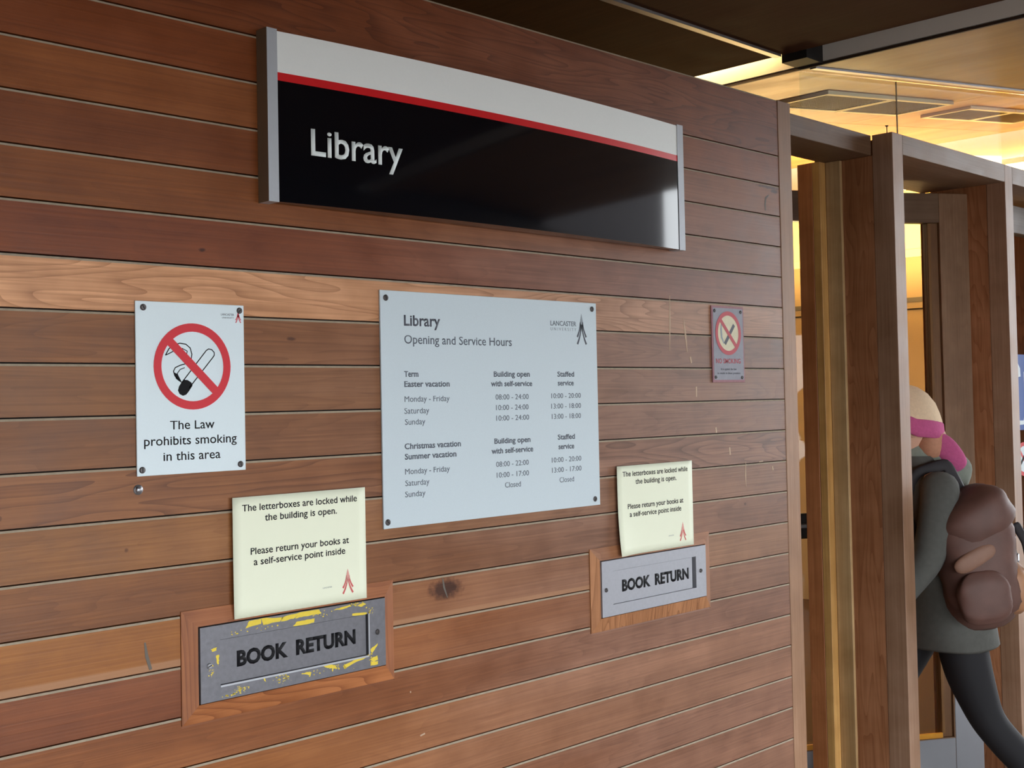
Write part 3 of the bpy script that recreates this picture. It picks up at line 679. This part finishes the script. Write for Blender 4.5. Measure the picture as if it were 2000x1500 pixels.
# ================================================================== LETTERBOXES
def letterbox(dx, label, worn):
    t = thing('letterbox', label, 'letterbox', (0.677 + dx, 0, 1.01), 0, 'book return letterboxes')
    x0, x1, z0, z1 = 0.4465 + dx, 0.9075 + dx, 1.0095, 1.2015
    p0, p1, q0, q1 = 0.4775 + dx, 0.8805 + dx, 1.0420, 1.1705
    YB = 0.0145
    # mitred surround, flush with the boards and splayed in towards the plate
    def side(n, pts, m, tint, grain):
        bm = bmesh.new()
        a = [bm.verts.new(p) for p in [(pts[0][0], -0.002, pts[0][1]), (pts[1][0], -0.002, pts[1][1]), (pts[2][0], -0.0075, pts[2][1]), (pts[3][0], -0.0075, pts[3][1])]]
        b = [bm.verts.new((p[0], YB, p[1])) for p in pts]
        bm.faces.new(a); bm.faces.new(list(reversed(b)))
        for i in range(4): bm.faces.new([a[i], b[i], b[(i + 1) % 4], a[(i + 1) % 4]])
        o = obj(n, bm, M_[m]); setcol(o, tint, grain); atw(o, t)
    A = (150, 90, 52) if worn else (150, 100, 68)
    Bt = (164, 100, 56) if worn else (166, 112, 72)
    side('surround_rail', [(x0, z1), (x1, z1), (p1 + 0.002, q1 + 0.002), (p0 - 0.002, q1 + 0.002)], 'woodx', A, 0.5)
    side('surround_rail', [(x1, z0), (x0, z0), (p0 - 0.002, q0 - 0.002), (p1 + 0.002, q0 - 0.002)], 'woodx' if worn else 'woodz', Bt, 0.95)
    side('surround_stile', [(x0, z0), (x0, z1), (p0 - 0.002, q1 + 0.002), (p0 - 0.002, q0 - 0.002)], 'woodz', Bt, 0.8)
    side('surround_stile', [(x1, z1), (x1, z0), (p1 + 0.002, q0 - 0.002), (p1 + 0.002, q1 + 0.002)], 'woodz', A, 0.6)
    # plate with its slot
    r0, r1, s0, s1 = 0.5160 + dx, 0.8385 + dx, 1.0675, 1.1455
    yf = -0.0105
    bm = bmesh.new()
    for d in [(p0, r0, q0, q1), (r1, p1, q0, q1), (r0, r1, q0, s0), (r0, r1, s1, q1)]: box(bm, d[0], d[1], yf, 0.0060, d[2], d[3])
    bmesh.ops.remove_doubles(bm, verts=bm.verts, dist=1e-5)
    pm = M_['plate_worn'] if worn else M_['plate_clean']
    atw(obj('face_plate', bm, pm), t)
    atw(bx('slot_lining', (r0, r1, 0.0045, 0.0065, s0, s1), M_['black']), t)
    bm = bmesh.new()
    gap = 0.003 if worn else 0.012
    box(bm, r0 + 0.0003, r1 - gap, yf + 0.0028, 0.0035, s0 + 0.0004, s1 - 0.0004, bev=0.0008)
    fl = atw(obj('flap', bm, pm), t)
    yl = yf + 0.0028
    L0, L1, zb_ = ((0.5505, 0.8100, 1.0945) if worn else (0.5520, 0.8110, 1.0945))
    atw(text('lettering', 'BOOK  RETURN', L0 + dx, L1 + dx, zb_, 0.0245, M_['black_print'], None, yl, bold=0.045), t)
    if worn:
        bm = bmesh.new()
        box(bm, r0 - 0.0, r1, yf - 0.0008, yf, s0 - 0.0035, s0 - 0.0005); box(bm, r1 + 0.0005, r1 + 0.003, yf - 0.0008, yf, s0, s1)
        atw(obj('slot_lip', bm, M_['alu_clean']), t)
    for x, z in ((0.4945, 1.104), (0.861, 1.108)): atw(screw(None, x + dx - (0 if worn else 0.003), z, yf, 0.0052, M_['steel_dark'] if not worn or x > .8 else M_['alu'], rnd.uniform(0, 3)), t)
    if worn:
        G = random.Random(3); bm = bmesh.new()
        def blob(p, jit=0.0008):
            p = [(-0.623 + (a + 0.623) * 1.0051, 1.547 + (b - 1.547) * 1.0051) for a, b in p]
            out = []
            for i in range(len(p)):
                a, b = Vector(p[i]), Vector(p[(i + 1) % len(p)])
                for k in range(4):
                    c = a.lerp(b, k / 4); s = jit if k else 0
                    out.append((c.x + G.uniform(-s, s), c.y + G.uniform(-s, s)))
            prism(bm, out, yf - 0.0002, yf + 0.0001)
        Y1 = [[(0.561, 1.159), (0.569, 1.171), (0.593, 1.1722), (0.593, 1.163)], [(0.593, 1.1722), (0.64, 1.168), (0.632, 1.161), (0.597, 1.160)], [(0.638, 1.168), (0.677, 1.1718), (0.662, 1.162), (0.634, 1.161)],
              [(0.677, 1.1718), (0.718, 1.1712), (0.723, 1.163), (0.684, 1.163), (0.665, 1.162)], [(0.660, 1.149), (0.669, 1.156), (0.691, 1.1565), (0.708, 1.156), (0.706, 1.149), (0.684, 1.148)],
              [(0.75, 1.165), (0.767, 1.168), (0.789, 1.1705), (0.791, 1.167), (0.771, 1.164)], [(0.794, 1.153), (0.829, 1.1505), (0.828, 1.1475), (0.794, 1.149)],
              [(0.805, 1.166), (0.82, 1.1705), (0.827, 1.166), (0.815, 1.163)], [(0.502, 1.122), (0.508, 1.122), (0.508, 1.113), (0.506, 1.103), (0.503, 1.110)],
              [(0.492, 1.134), (0.504, 1.136), (0.502, 1.130), (0.495, 1.129)], [(0.724, 1.0685), (0.737, 1.069), (0.753, 1.064), (0.757, 1.056), (0.741, 1.060), (0.731, 1.063)],
              [(0.77, 1.059), (0.798, 1.067), (0.831, 1.0702), (0.833, 1.067), (0.802, 1.062), (0.774, 1.053)], [(0.833, 1.061), (0.852, 1.066), (0.853, 1.057), (0.843, 1.056)],
              [(0.835, 1.056), (0.853, 1.055), (0.853, 1.049), (0.835, 1.049)], [(0.836, 1.080), (0.854, 1.089), (0.852, 1.084), (0.839, 1.071)], [(0.676, 1.061), (0.690, 1.062), (0.699, 1.060), (0.697, 1.054), (0.688, 1.058)],
              [(0.597, 1.067), (0.6, 1.067), (0.602, 1.06), (0.598, 1.062)]]
        for p in Y1: blob(p)
        for (cx, cz, n, sx_, sz_) in [(0.556, 1.054, 34, 0.013, 0.007), (0.645, 1.056, 30, 0.018, 0.006), (0.533, 1.0475, 16, 0.012, 0.003), (0.813, 1.168, 22, 0.012, 0.0035), (0.50, 1.095, 14, 0.006, 0.008),
                                      (0.845, 1.149, 14, 0.01, 0.006), (0.55, 1.153, 8, 0.012, 0.006), (0.60, 1.155, 10, 0.03, 0.005), (0.77, 1.056, 16, 0.03, 0.006), (0.725, 1.055, 8, 0.02, 0.006), (0.735, 1.157, 10, 0.02, 0.006), (0.845, 1.06, 14, 0.008, 0.012)]:
            for k in range(n):
                x = G.gauss(cx, sx_ * 0.6); z = G.gauss(cz, sz_ * 0.6)
                if not (0.474 < x < 0.869 and 1.046 < z < 1.171) or (0.507 < x < 0.833 and 1.068 < z < 1.149): continue
                s = G.uniform(0.0006, 0.0022); a0 = G.uniform(0, 6)
                prism(bm, [(x + s * G.uniform(.5, 1.3) * math.cos(a0 + 2 * math.pi * i / 5), z + s * G.uniform(.4, 1.0) * math.sin(a0 + 2 * math.pi * i / 5)) for i in range(5)], yf - 0.0002, yf + 0.0001)
        k = atw(obj('sticker_remains', bm, M_['yellow']), t); k['kind'] = 'stuff'
    return t
letterbox(0.0, 'worn letterbox reading BOOK RETURN with scraps of yellow sticker on its plate', True)
letterbox(1.0435, 'clean silver letterbox reading BOOK RETURN nearer the doorway', False)

# --- laminated notices standing on the letterbox plates
def notice(x0, dx, label, tilt, curl):
    t = thing('notice', label, 'notice', (x0 + 0.145, -0.02, 1.18), 0, 'notices above the letterboxes')
    x1 = x0 + 0.2922; z0, z1 = 1.1758, 1.3866
    def fy(x, z):
        a = (x - x0) / (x1 - x0); b = (z - z0) / (z1 - z0)
        return -0.009 - curl * (0.010 * (1 - b) ** 3 * math.exp(-((a / 0.14) ** 2)) + 0.0025 * math.sin(a * 3.1) * b)
    bm = bmesh.new(); nx, nz = 16, 12
    F = [[bm.verts.new((x0 + (x1 - x0) * i / nx, fy(x0 + (x1 - x0) * i / nx, z0 + (z1 - z0) * j / nz), z0 + (z1 - z0) * j / nz)) for i in range(nx + 1)] for j in range(nz + 1)]
    Bk = [[bm.verts.new((v.co.x, v.co.y + 0.0006, v.co.z)) for v in row] for row in F]
    for j in range(nz):
        for i in range(nx):
            bm.faces.new([F[j][i], F[j][i + 1], F[j + 1][i + 1], F[j + 1][i]]); bm.faces.new([Bk[j][i], Bk[j + 1][i], Bk[j + 1][i + 1], Bk[j][i + 1]])
    for i in range(nx):
        bm.faces.new([F[0][i], Bk[0][i], Bk[0][i + 1], F[0][i + 1]]); bm.faces.new([F[nz][i + 1], Bk[nz][i + 1], Bk[nz][i], F[nz][i]])
    for j in range(nz):
        bm.faces.new([F[j][0], F[j + 1][0], Bk[j + 1][0], Bk[j][0]]); bm.faces.new([F[j + 1][nx], F[j][nx], Bk[j][nx], Bk[j + 1][nx]])
    sh = atw(obj('sheet', bm, M_['paper'], smooth=True), t)
    rows = [('The letterboxes are locked while', .551, .801, 1.3635), ('the building is open.', .597, .754, 1.3440), ('Please return your books at', .567, .781, 1.2873), ('a self-service point inside', .573, .772, 1.2683)]
    KX = lambda v: -0.623 + (v + 0.623) * 1.0114
    KZ = lambda v: 1.5474 + (v - 1.5474) * 1.0114
    for s, a, b, z in rows:
        o = text('lettering', s, KX(a) + dx, KX(b) + dx, KZ(z), .0114, M_['black_print'], None, 0, bold=0.010)
        for v in o.data.vertices: v.co.y = fy(v.co.x, v.co.z) - 0.0004 + (v.co.y) * 0.3
        atw(o, t)
    o = text('lettering', 'LANCASTER', .735 + dx, .756 + dx, 1.2055, .0026, M_['pale_print'], None, 0)
    for v in o.data.vertices: v.co.y = fy(v.co.x, v.co.z) - 0.0004
    atw(o, t)
    o = emblem('emblem', None, .793 + dx, 1.1905, 0.026, 0.0445, 0, M_['pink_logo'], M_['pink_pale'])
    for q in (o, o.children[0]):
        for v in q.data.vertices: v.co.y = fy(v.co.x, v.co.z) - 0.0004 + v.co.y * 0.3
    atw(o, t)
    # dabs of adhesive that hold the sheet to the boards
    for ax in (0.03, 0.26):
        atw(bx('adhesive_pad', (x0 + ax - 0.006, x0 + ax + 0.006, fy(x0 + ax, z1 - 0.012) + 0.0006, -0.0001, z1 - 0.018, z1 - 0.006), M_['pale_print']), t)
    return t
notice(0.5453, 0.0, 'cream laminated notice standing above the worn yellow-flecked letterbox', 0, 0.15)
notice(1.5848, 1.0397, 'cream laminated notice with a curled corner above the clean silver letterbox', 0, 1.0)

# --- stickers on the glass of the far door
t = thing('door_poster', 'blue and white square notice on the glass beside the far fin', 'notice', (4.37, 0.166, 1.38))
atw(bx('sheet', (4.255, 4.465, 0.1655, 0.1690, 1.385, 1.690), M_['blue']), t)
bm = bmesh.new(); ribbon(bm, [(4.262, 1.66), (4.29, 1.655), (4.315, 1.63), (4.318, 1.60)], 0.022, 0.1648, 0.1654); ribbon(bm, [(4.272, 1.47), (4.276, 1.43), (4.30, 1.415), (4.35, 1.415), (4.37, 1.45), (4.37, 1.62)], 0.018, 0.1648, 0.1654)
atw(obj('figure', bm, M_['board_white']), t)
t = thing('no_smoking_sticker', 'round red no smoking sticker on the glass under the blue notice', 'sticker', (4.335, 0.166, 1.2))
bm = bmesh.new(); prism(bm, disc_pts(4.335, 1.268, 0.058), 0.1655, 0.1690); atw(obj('disc', bm, M_['board_white']), t)
bm = bmesh.new(); ring(bm, 4.335, 1.268, 0.068, 0.052, 0.1650, 0.1654); ribbon(bm, [(4.295, 1.308), (4.375, 1.228)], 0.012, 0.1649, 0.1653); atw(obj('prohibition_ring', bm, M_['red_print']), t)
bm = bmesh.new(); ribbon(bm, [(4.292, 1.238), (4.36, 1.295)], 0.011, 0.1644, 0.1648); atw(obj('cigarette', bm, M_['black_print']), t)
# ================================================================== PERSON
HEAD = math.atan2(0.7088, -0.7055)
PX, PY = 3.387, 0.057
M_['skin'] = mat('skin', srgb(214, 168, 144), 0.55)
M_['coat'] = mat('grey_wool_coat', srgb(82, 82, 78), 0.9, bump=0.4, noise=0.18, nscale=60)
M_['leggings'] = mat('black_leggings', srgb(20, 19, 24), 0.8)
M_['boot'] = mat('dark_boot', srgb(38, 32, 30), 0.5)
M_['hat_cream'] = mat('cream_knit', srgb(226, 200, 168), 0.95, bump=0.8, noise=0.12, nscale=120)
M_['hat_pink'] = mat('pink_knit', srgb(190, 88, 136), 0.95, bump=0.8, noise=0.15, nscale=120)
M_['hood'] = mat('pale_grey_hood', srgb(128, 134, 124), 0.95, bump=0.4, noise=0.25, nscale=40)
M_['hair'] = mat('fair_hair', srgb(186, 132, 104), 0.7, noise=0.2, nscale=90)
M_['bag'] = mat('brown_leather', srgb(98, 68, 60), 0.62, bump=0.4, noise=0.35, nscale=18)
M_['bag_tan'] = mat('tan_leather', srgb(170, 122, 88), 0.5, bump=0.3, noise=0.25, nscale=18)
M_['bag_mid'] = mat('mid_brown_leather', srgb(134, 98, 80), 0.6, bump=0.4, noise=0.3, nscale=24)
M_['bag_dark'] = mat('dark_webbing', srgb(34, 30, 34), 0.7)
M_['silver'] = mat('silver_buckle', srgb(190, 196, 206), 0.3, 0.7)
M_['eye'] = mat('eye_dark', srgb(40, 30, 26), 0.3)

def skin_mesh(name, verts, edges, radii, m, parent, root=0, sub=2):
    me = bpy.data.meshes.new(name); me.from_pydata(verts, edges, []); me.update()
    o = bpy.data.objects.new(name, me); C.objects.link(o)
    md = o.modifiers.new('skin', 'SKIN'); md.use_smooth_shade = True; md.branch_smoothing = 0.3
    for i, rr in enumerate(radii):
        q = me.skin_vertices[0].data[i]
        q.radius = rr if isinstance(rr, tuple) else (rr, rr); q.use_root = (i == root); q.use_loose = False
    sb = o.modifiers.new('sub', 'SUBSURF'); sb.levels = sub; sb.render_levels = sub
    me.materials.append(m); o.parent = parent
    return o

def graph():
    V, E_, R_ = [], [], []
    def add(p, rr, par=None):
        V.append(p); R_.append(rr)
        if par is not None: E_.append((par, len(V) - 1))
        return len(V) - 1
    return V, E_, R_, add

pz = thing('person', 'person in a cream and pink knitted hat and grey coat striding through the doorway', 'person', (PX, PY, 0), HEAD)
# --- body (pelvis is the root), local +x is the walking direction, +y the person's left
V, E_, R_, add = graph()
pel = add((0.0, 0, 0.82), (0.105, 0.13))
wai = add((0.015, 0, 0.96), (0.09, 0.115), pel)
che = add((0.045, 0, 1.12), (0.10, 0.135), wai)
shb = add((0.065, 0, 1.235), (0.075, 0.10), che)
nek = add((0.085, 0, 1.30), 0.046, shb)
nk2 = add((0.10, 0, 1.345), 0.046, nek)
def arm(s, elb, wri, hand, fdir):
    sh = add((0.06, s * 0.155, 1.235), 0.05, shb)
    ua = add(tuple((Vector((0.06, s * 0.165, 1.235)) + Vector(elb)) / 2), 0.040, sh)
    el = add(elb, 0.034, ua)
    fa = add(tuple((Vector(elb) + Vector(wri)) / 2), 0.031, el)
    wr = add(wri, 0.022, fa)
    pm = add(hand, (0.034, 0.018), wr)
    d = Vector(fdir).normalized(); side = Vector((0.5, 0, -0.3)).cross(Vector((0, s, 0))).normalized()
    lat = Vector((d.z, 0, -d.x)).normalized()
    for k, ln in enumerate((0.066, 0.074, 0.070, 0.056)):
        b = Vector(hand) + d * 0.036 + lat * (0.026 - 0.0175 * k)
        i0 = add(tuple(b), 0.0088, pm)
        i1 = add(tuple(b + d * ln * 0.5 + Vector((0, -s * 0.008, 0))), 0.0080, i0)
        add(tuple(b + d * ln * 0.92 + Vector((0, -s * 0.026, 0))), 0.0066, i1)
    t0 = add(tuple(Vector(hand) - d * 0.006 + lat * 0.034 + Vector((0, -s * 0.008, 0))), 0.0105, pm)
    add(tuple(Vector(hand) + d * 0.036 + lat * 0.052 + Vector((0, -s * 0.020, 0))), 0.0085, t0)
ARML = ((0.125, 0.205, 1.000), (0.255, 0.190, 0.830), (0.285, 0.185, 0.795))
ARMR = ((-0.02, -0.215, 0.975), (0.03, -0.225, 0.745), (0.036, -0.222, 0.690))
arm(1, *ARML, (0.7, 0, -0.7)); arm(-1, *ARMR, (0.1, 0, -1))
LEGR = [((0.03, -0.085, 0.79), 0.085), ((0.125, -0.09, 0.62), 0.075), ((0.215, -0.085, 0.445), 0.052), ((0.27, -0.08, 0.31), 0.050), ((0.325, -0.075, 0.10), 0.034)]
LEGL = [((-0.005, 0.085, 0.79), 0.085), ((-0.035, 0.09, 0.61), 0.077), ((-0.095, 0.088, 0.445), 0.053), ((-0.205, 0.085, 0.315), 0.052), ((-0.385, 0.08, 0.155), 0.034)]
feet = []
for LG, toe, heel in ((LEGR, [((0.40, -0.078, 0.055), 0.034), ((0.475, -0.08, 0.038), 0.028)], None), (LEGL, [((-0.345, 0.083, 0.075), 0.034), ((-0.290, 0.085, 0.034), 0.027)], None)):
    p = pel
    for q, rr in LG: p = add(q, rr, p)
    for q, rr in toe: p = add(q, rr, p)
skin_mesh('body', V, E_, R_, M_['skin'], pz)
# --- leggings
V, E_, R_, add = graph()
pel = add((0.0, 0, 0.82), (0.120, 0.142)); add((0.01, 0, 0.90), (0.105, 0.13), pel)
for LG in (LEGR, LEGL):
    p = pel
    for i, (q, rr) in enumerate(LG): p = add(q, rr + 0.007, p)
skin_mesh('leggings', V, E_, R_, M_['leggings'], pz)
# --- boots
for s, pts in ((-1, [((0.305, -0.077, 0.20), 0.048), ((0.325, -0.075, 0.095), 0.046), ((0.385, -0.078, 0.055), 0.045), ((0.47, -0.08, 0.045), 0.038), ((0.505, -0.08, 0.038), 0.026)]),
               (1, [((-0.30, 0.082, 0.235), 0.048), ((-0.385, 0.08, 0.150), 0.046), ((-0.365, 0.081, 0.095), 0.045), ((-0.300, 0.083, 0.050), 0.038), ((-0.27, 0.083, 0.033), 0.026)])):
    V, E_, R_, add = graph(); p = None
    for q, rr in pts: p = add(q, rr, p)
    skin_mesh('boot', V, E_, R_, M_['boot'], pz)
# --- coat: hem to collar with sleeves
bm = bmesh.new()
rings_ = [(0.000, 0.690, 0.150, 0.190), (0.000, 0.70, 0.158, 0.198), (0.000, 0.78, 0.150, 0.190), (0.008, 0.88, 0.130, 0.168), (0.018, 0.98, 0.122, 0.160), (0.035, 1.08, 0.128, 0.172),
          (0.052, 1.17, 0.122, 0.180), (0.066, 1.235, 0.098, 0.160), (0.080, 1.28, 0.070, 0.100), (0.092, 1.33, 0.064, 0.070)]
n = 28; rr_ = []
for k, (cx, z, ax, ay) in enumerate(rings_):
    row = []
    for i in range(n):
        a = 2 * math.pi * i / n; wv = 1 + 0.03 * math.sin(5 * a + k) * (1 if k < 4 else 0.4)
        row.append(bm.verts.new((cx + ax * math.cos(a) * wv, ay * math.sin(a) * wv, z)))
    rr_.append(row)
for a_, b_ in zip(rr_, rr_[1:]):
    for i in range(n): bm.faces.new([a_[i], a_[(i + 1) % n], b_[(i + 1) % n], b_[i]])
inner = [bm.verts.new((v.co.x * 0.9, v.co.y * 0.9, v.co.z + 0.02)) for v in rr_[0]]
for i in range(n): bm.faces.new([rr_[0][i], inner[i], inner[(i + 1) % n], rr_[0][(i + 1) % n]])
coat = obj('coat', bm, M_['coat'], pz, smooth=True)
for s, A in ((1, ARML), (-1, ARMR)):
    V, E_, R_, add = graph()
    p = add((0.055, s * 0.10, 1.235), 0.075); p = add((0.06, s * 0.160, 1.225), 0.070, p)
    p = add(tuple((Vector((0.06, s * 0.175, 1.225)) + Vector(A[0])) / 2), 0.062, p); p = add(A[0], 0.056, p)
    p = add(tuple((Vector(A[0]) + Vector(A[1])) / 2), 0.047, p); p = add(A[1], 0.040, p)
    skin_mesh('sleeve', V, E_, R_, M_['coat'], coat)
# --- head
def ball(name, c, rx, ry, rz, m, parent, fn=None, seg=28, rows=18):
    bm = bmesh.new(); bmesh.ops.create_uvsphere(bm, u_segments=seg, v_segments=rows, radius=1)
    for v in bm.verts:
        p = Vector((v.co.x * rx, v.co.y * ry, v.co.z * rz))
        if fn: p = fn(p)
        v.co = p + Vector(c)
    return obj(name, bm, m, parent, smooth=True)
HC = (0.125, 0, 1.435)
def face(p):
    x, y, z = p
    if x > 0:
        g = lambda a, b, s: math.exp(-((a - b) / s) ** 2)
        x += 0.020 * g(y, 0, 0.014) * g(z, -0.022, 0.022)            # nose
        x -= 0.008 * (g(y, 0.032, 0.016) + g(y, -0.032, 0.016)) * g(z, 0.0, 0.014)   # sockets
        x += 0.006 * g(y, 0, 0.024) * (g(z, -0.058, 0.006) + g(z, -0.070, 0.007))     # lips
        x += 0.008 * g(y, 0, 0.022) * g(z, -0.095, 0.014)            # chin
    t = max(0, -z - 0.03) / 0.09
    return Vector((x * (1 - 0.10 * t), y * (1 - 0.30 * t), z))
ball('head', HC, 0.092, 0.076, 0.112, M_['skin'], pz, face, 48, 36)
hd = [o for o in pz.children if o.name.startswith('head')][0]
for s in (-1, 1):
    ball('eye', (HC[0] + 0.0795, s * 0.031, HC[2] + 0.001), 0.008, 0.012, 0.008, M_['eye'], hd, None, 14, 10)
    ball('ear', (HC[0] - 0.005, s * 0.076, HC[2] - 0.012), 0.018, 0.008, 0.030, M_['skin'], hd, None, 14, 10)
bm = bmesh.new()
ribbon(bm, [(HC[0] - 0.0, 0), (HC[0] + 0.001, 0)], 0.001, 0, 0.001); bm.free()
ball('mouth', (HC[0] + 0.079, 0, HC[2] - 0.064), 0.006, 0.022, 0.004, M_['hat_pink'], hd, None, 14, 10)
# --- hat: cream crown, pink band, loose pink back
bm = bmesh.new(); n = 32; prof = [(0.0, 0.140), (0.035, 0.136), (0.066, 0.120), (0.090, 0.092), (0.103, 0.060), (0.107, 0.030)]
rows = []
for rad, z in prof[1:]:
    rows.append([bm.verts.new((HC[0] - 0.012 + rad * math.cos(2 * math.pi * i / n) * 1.04 - max(0, 0.05 - z) * 0.2, rad * 0.92 * math.sin(2 * math.pi * i / n), HC[2] + z - 0.25 * rad * (1 - math.cos(2 * math.pi * i / n)) * 0.45 + 0.34 * rad * max(0, math.cos(2 * math.pi * i / n)))) for i in range(n)])
top = bm.verts.new((HC[0] - 0.012, 0, HC[2] + prof[0][1]))
for i in range(n): bm.faces.new([top, rows[0][i], rows[0][(i + 1) % n]])
for a_, b_ in zip(rows, rows[1:]):
    for i in range(n): bm.faces.new([a_[i], b_[i], b_[(i + 1) % n], a_[(i + 1) % n]])
hat = obj('knitted_hat', bm, M_['hat_cream'], pz, smooth=True)
bm = bmesh.new(); rws = []
for (rad, z) in [(0.107, 0.034), (0.114, 0.026), (0.116, 0.0), (0.112, -0.022), (0.105, -0.026)]:
    rws.append([bm.verts.new((HC[0] - 0.012 + rad * math.cos(2 * math.pi * i / n) * 1.04, rad * 0.93 * math.sin(2 * math.pi * i / n), HC[2] + z - 0.25 * rad * (1 - math.cos(2 * math.pi * i / n)) * 0.45 + 0.34 * rad * max(0, math.cos(2 * math.pi * i / n)))) for i in range(n)])
for a_, b_ in zip(rws, rws[1:]):
    for i in range(n): bm.faces.new([a_[i], b_[i], b_[(i + 1) % n], a_[(i + 1) % n]])
obj('hat_band', bm, M_['hat_pink'], hat, smooth=True)
ball('hair', (0.045, 0, 1.375), 0.060, 0.078, 0.080, M_['hair'], pz)
# --- pink scarf end hanging behind, pale hood over the shoulders
V, E_, R_, add = graph()
p = add((0.055, 0.03, 1.40), 0.028); p = add((0.015, 0.05, 1.370), (0.028, 0.045), p); p = add((-0.015, 0.055, 1.325), (0.028, 0.045), p); p = add((-0.046, 0.055, 1.275), (0.024, 0.040), p)
skin_mesh('scarf_end', V, E_, R_, M_['hat_pink'], pz)
V, E_, R_, add = graph()
p = add((0.150, 0, 1.305), (0.050, 0.075)); p = add((0.085, 0, 1.315), (0.065, 0.110), p); p = add((0.03, 0, 1.300), (0.070, 0.115), p); p = add((-0.03, 0.01, 1.255), (0.055, 0.09), p); p = add((-0.085, 0.03, 1.232), (0.036, 0.07), p)
skin_mesh('hood', V, E_, R_, M_['hood'], coat)

# --- backpack
bp = thing('backpack', 'slouchy brown leather backpack with silver buckles worn on the person', 'backpack', (PX, PY, 0), HEAD)
def bagball(name, c, rad, m, parent, tilt=0.0, e=0.75, wob=0.0):
    bm = bmesh.new(); bmesh.ops.create_uvsphere(bm, u_segments=28, v_segments=20, radius=1)
    for v in bm.verts:
        p = Vector([math.copysign(abs(q) ** e, q) for q in v.co])
        w = 1 + wob * math.sin(p.z * 7 + p.y * 3) * math.cos(p.y * 5)
        p = Vector((p.x * rad[0] * w, p.y * rad[1] * w, p.z * rad[2] * w))
        p = Matrix.Rotation(tilt, 3, 'Y') @ p
        v.co = p + Vector(c)
    return obj(name, bm, m, parent, smooth=True)
bagball('body', (-0.045, 0.150, 0.985), (0.128, 0.125, 0.222), M_['bag'], bp, 0.14, 0.72, 0.08)
bagball('flap', (-0.035, 0.150, 1.130), (0.130, 0.132, 0.085), M_['bag'], bp, 0.55, 0.7, 0.03)
bagball('front_pocket', (-0.150, 0.150, 0.905), (0.050, 0.100, 0.095), M_['bag_tan'], bp, 0.14, 0.72, 0.05)
bagball('side_pocket', (-0.03, 0.270, 0.885), (0.085, 0.030, 0.085), M_['bag'], bp, 0.14, 0.75, 0.05)
bagball('side_patch', (-0.005, 0.265, 1.010), (0.075, 0.013, 0.030), M_['bag_mid'], bp, 0.5, 0.8)
for s in (0.19, 0.06):
    V, E_, R_, add = graph()
    p = add((-0.165, s, 1.115), (0.006, 0.016)); p = add((-0.200, s, 1.05), (0.006, 0.016), p); p = add((-0.212, s, 0.98), (0.006, 0.016), p); p = add((-0.225, s, 0.90), (0.006, 0.016), p)
    st = skin_mesh('strap', V, E_, R_, M_['bag_dark'], bp, sub=1)
    for zc, xc_ in ((1.045, -0.208), (0.985, -0.218), (0.93, -0.226)):
        bm = bmesh.new(); box(bm, xc_ - 0.006, xc_ + 0.003, s - 0.020, s + 0.020, zc - 0.013, zc + 0.013, bev=0.003)
        obj('buckle', bm, M_['silver'], st)
for s in (1, -1):
    V, E_, R_, add = graph()
    p = add((-0.04, s * 0.085, 1.19), (0.007, 0.024)); p = add((0.02, s * 0.10, 1.305), (0.007, 0.024), p); p = add((0.12, s * 0.105, 1.275), (0.007, 0.024), p)
    p = add((0.175, s * 0.115, 1.17), (0.007, 0.024), p); p = add((0.13, s * 0.15, 1.02), (0.007, 0.018), p); p = add((0.0, s * 0.165, 0.90), (0.007, 0.015), p)
    skin_mesh('shoulder_strap', V, E_, R_, M_['bag_dark'], bp, sub=1)
V, E_, R_, add = graph()
p = add((-0.20, 0.11, 0.885), (0.004, 0.010)); p = add((-0.225, 0.115, 0.83), (0.004, 0.010), p); p = add((-0.262, 0.118, 0.775), (0.004, 0.010), p)
ds = skin_mesh('loose_strap', V, E_, R_, M_['bag_dark'], bp, sub=1)
bm = bmesh.new(); box(bm, -0.248, -0.224, 0.104, 0.128, 0.812, 0.834, bev=0.003); obj('buckle', bm, M_['silver'], ds)
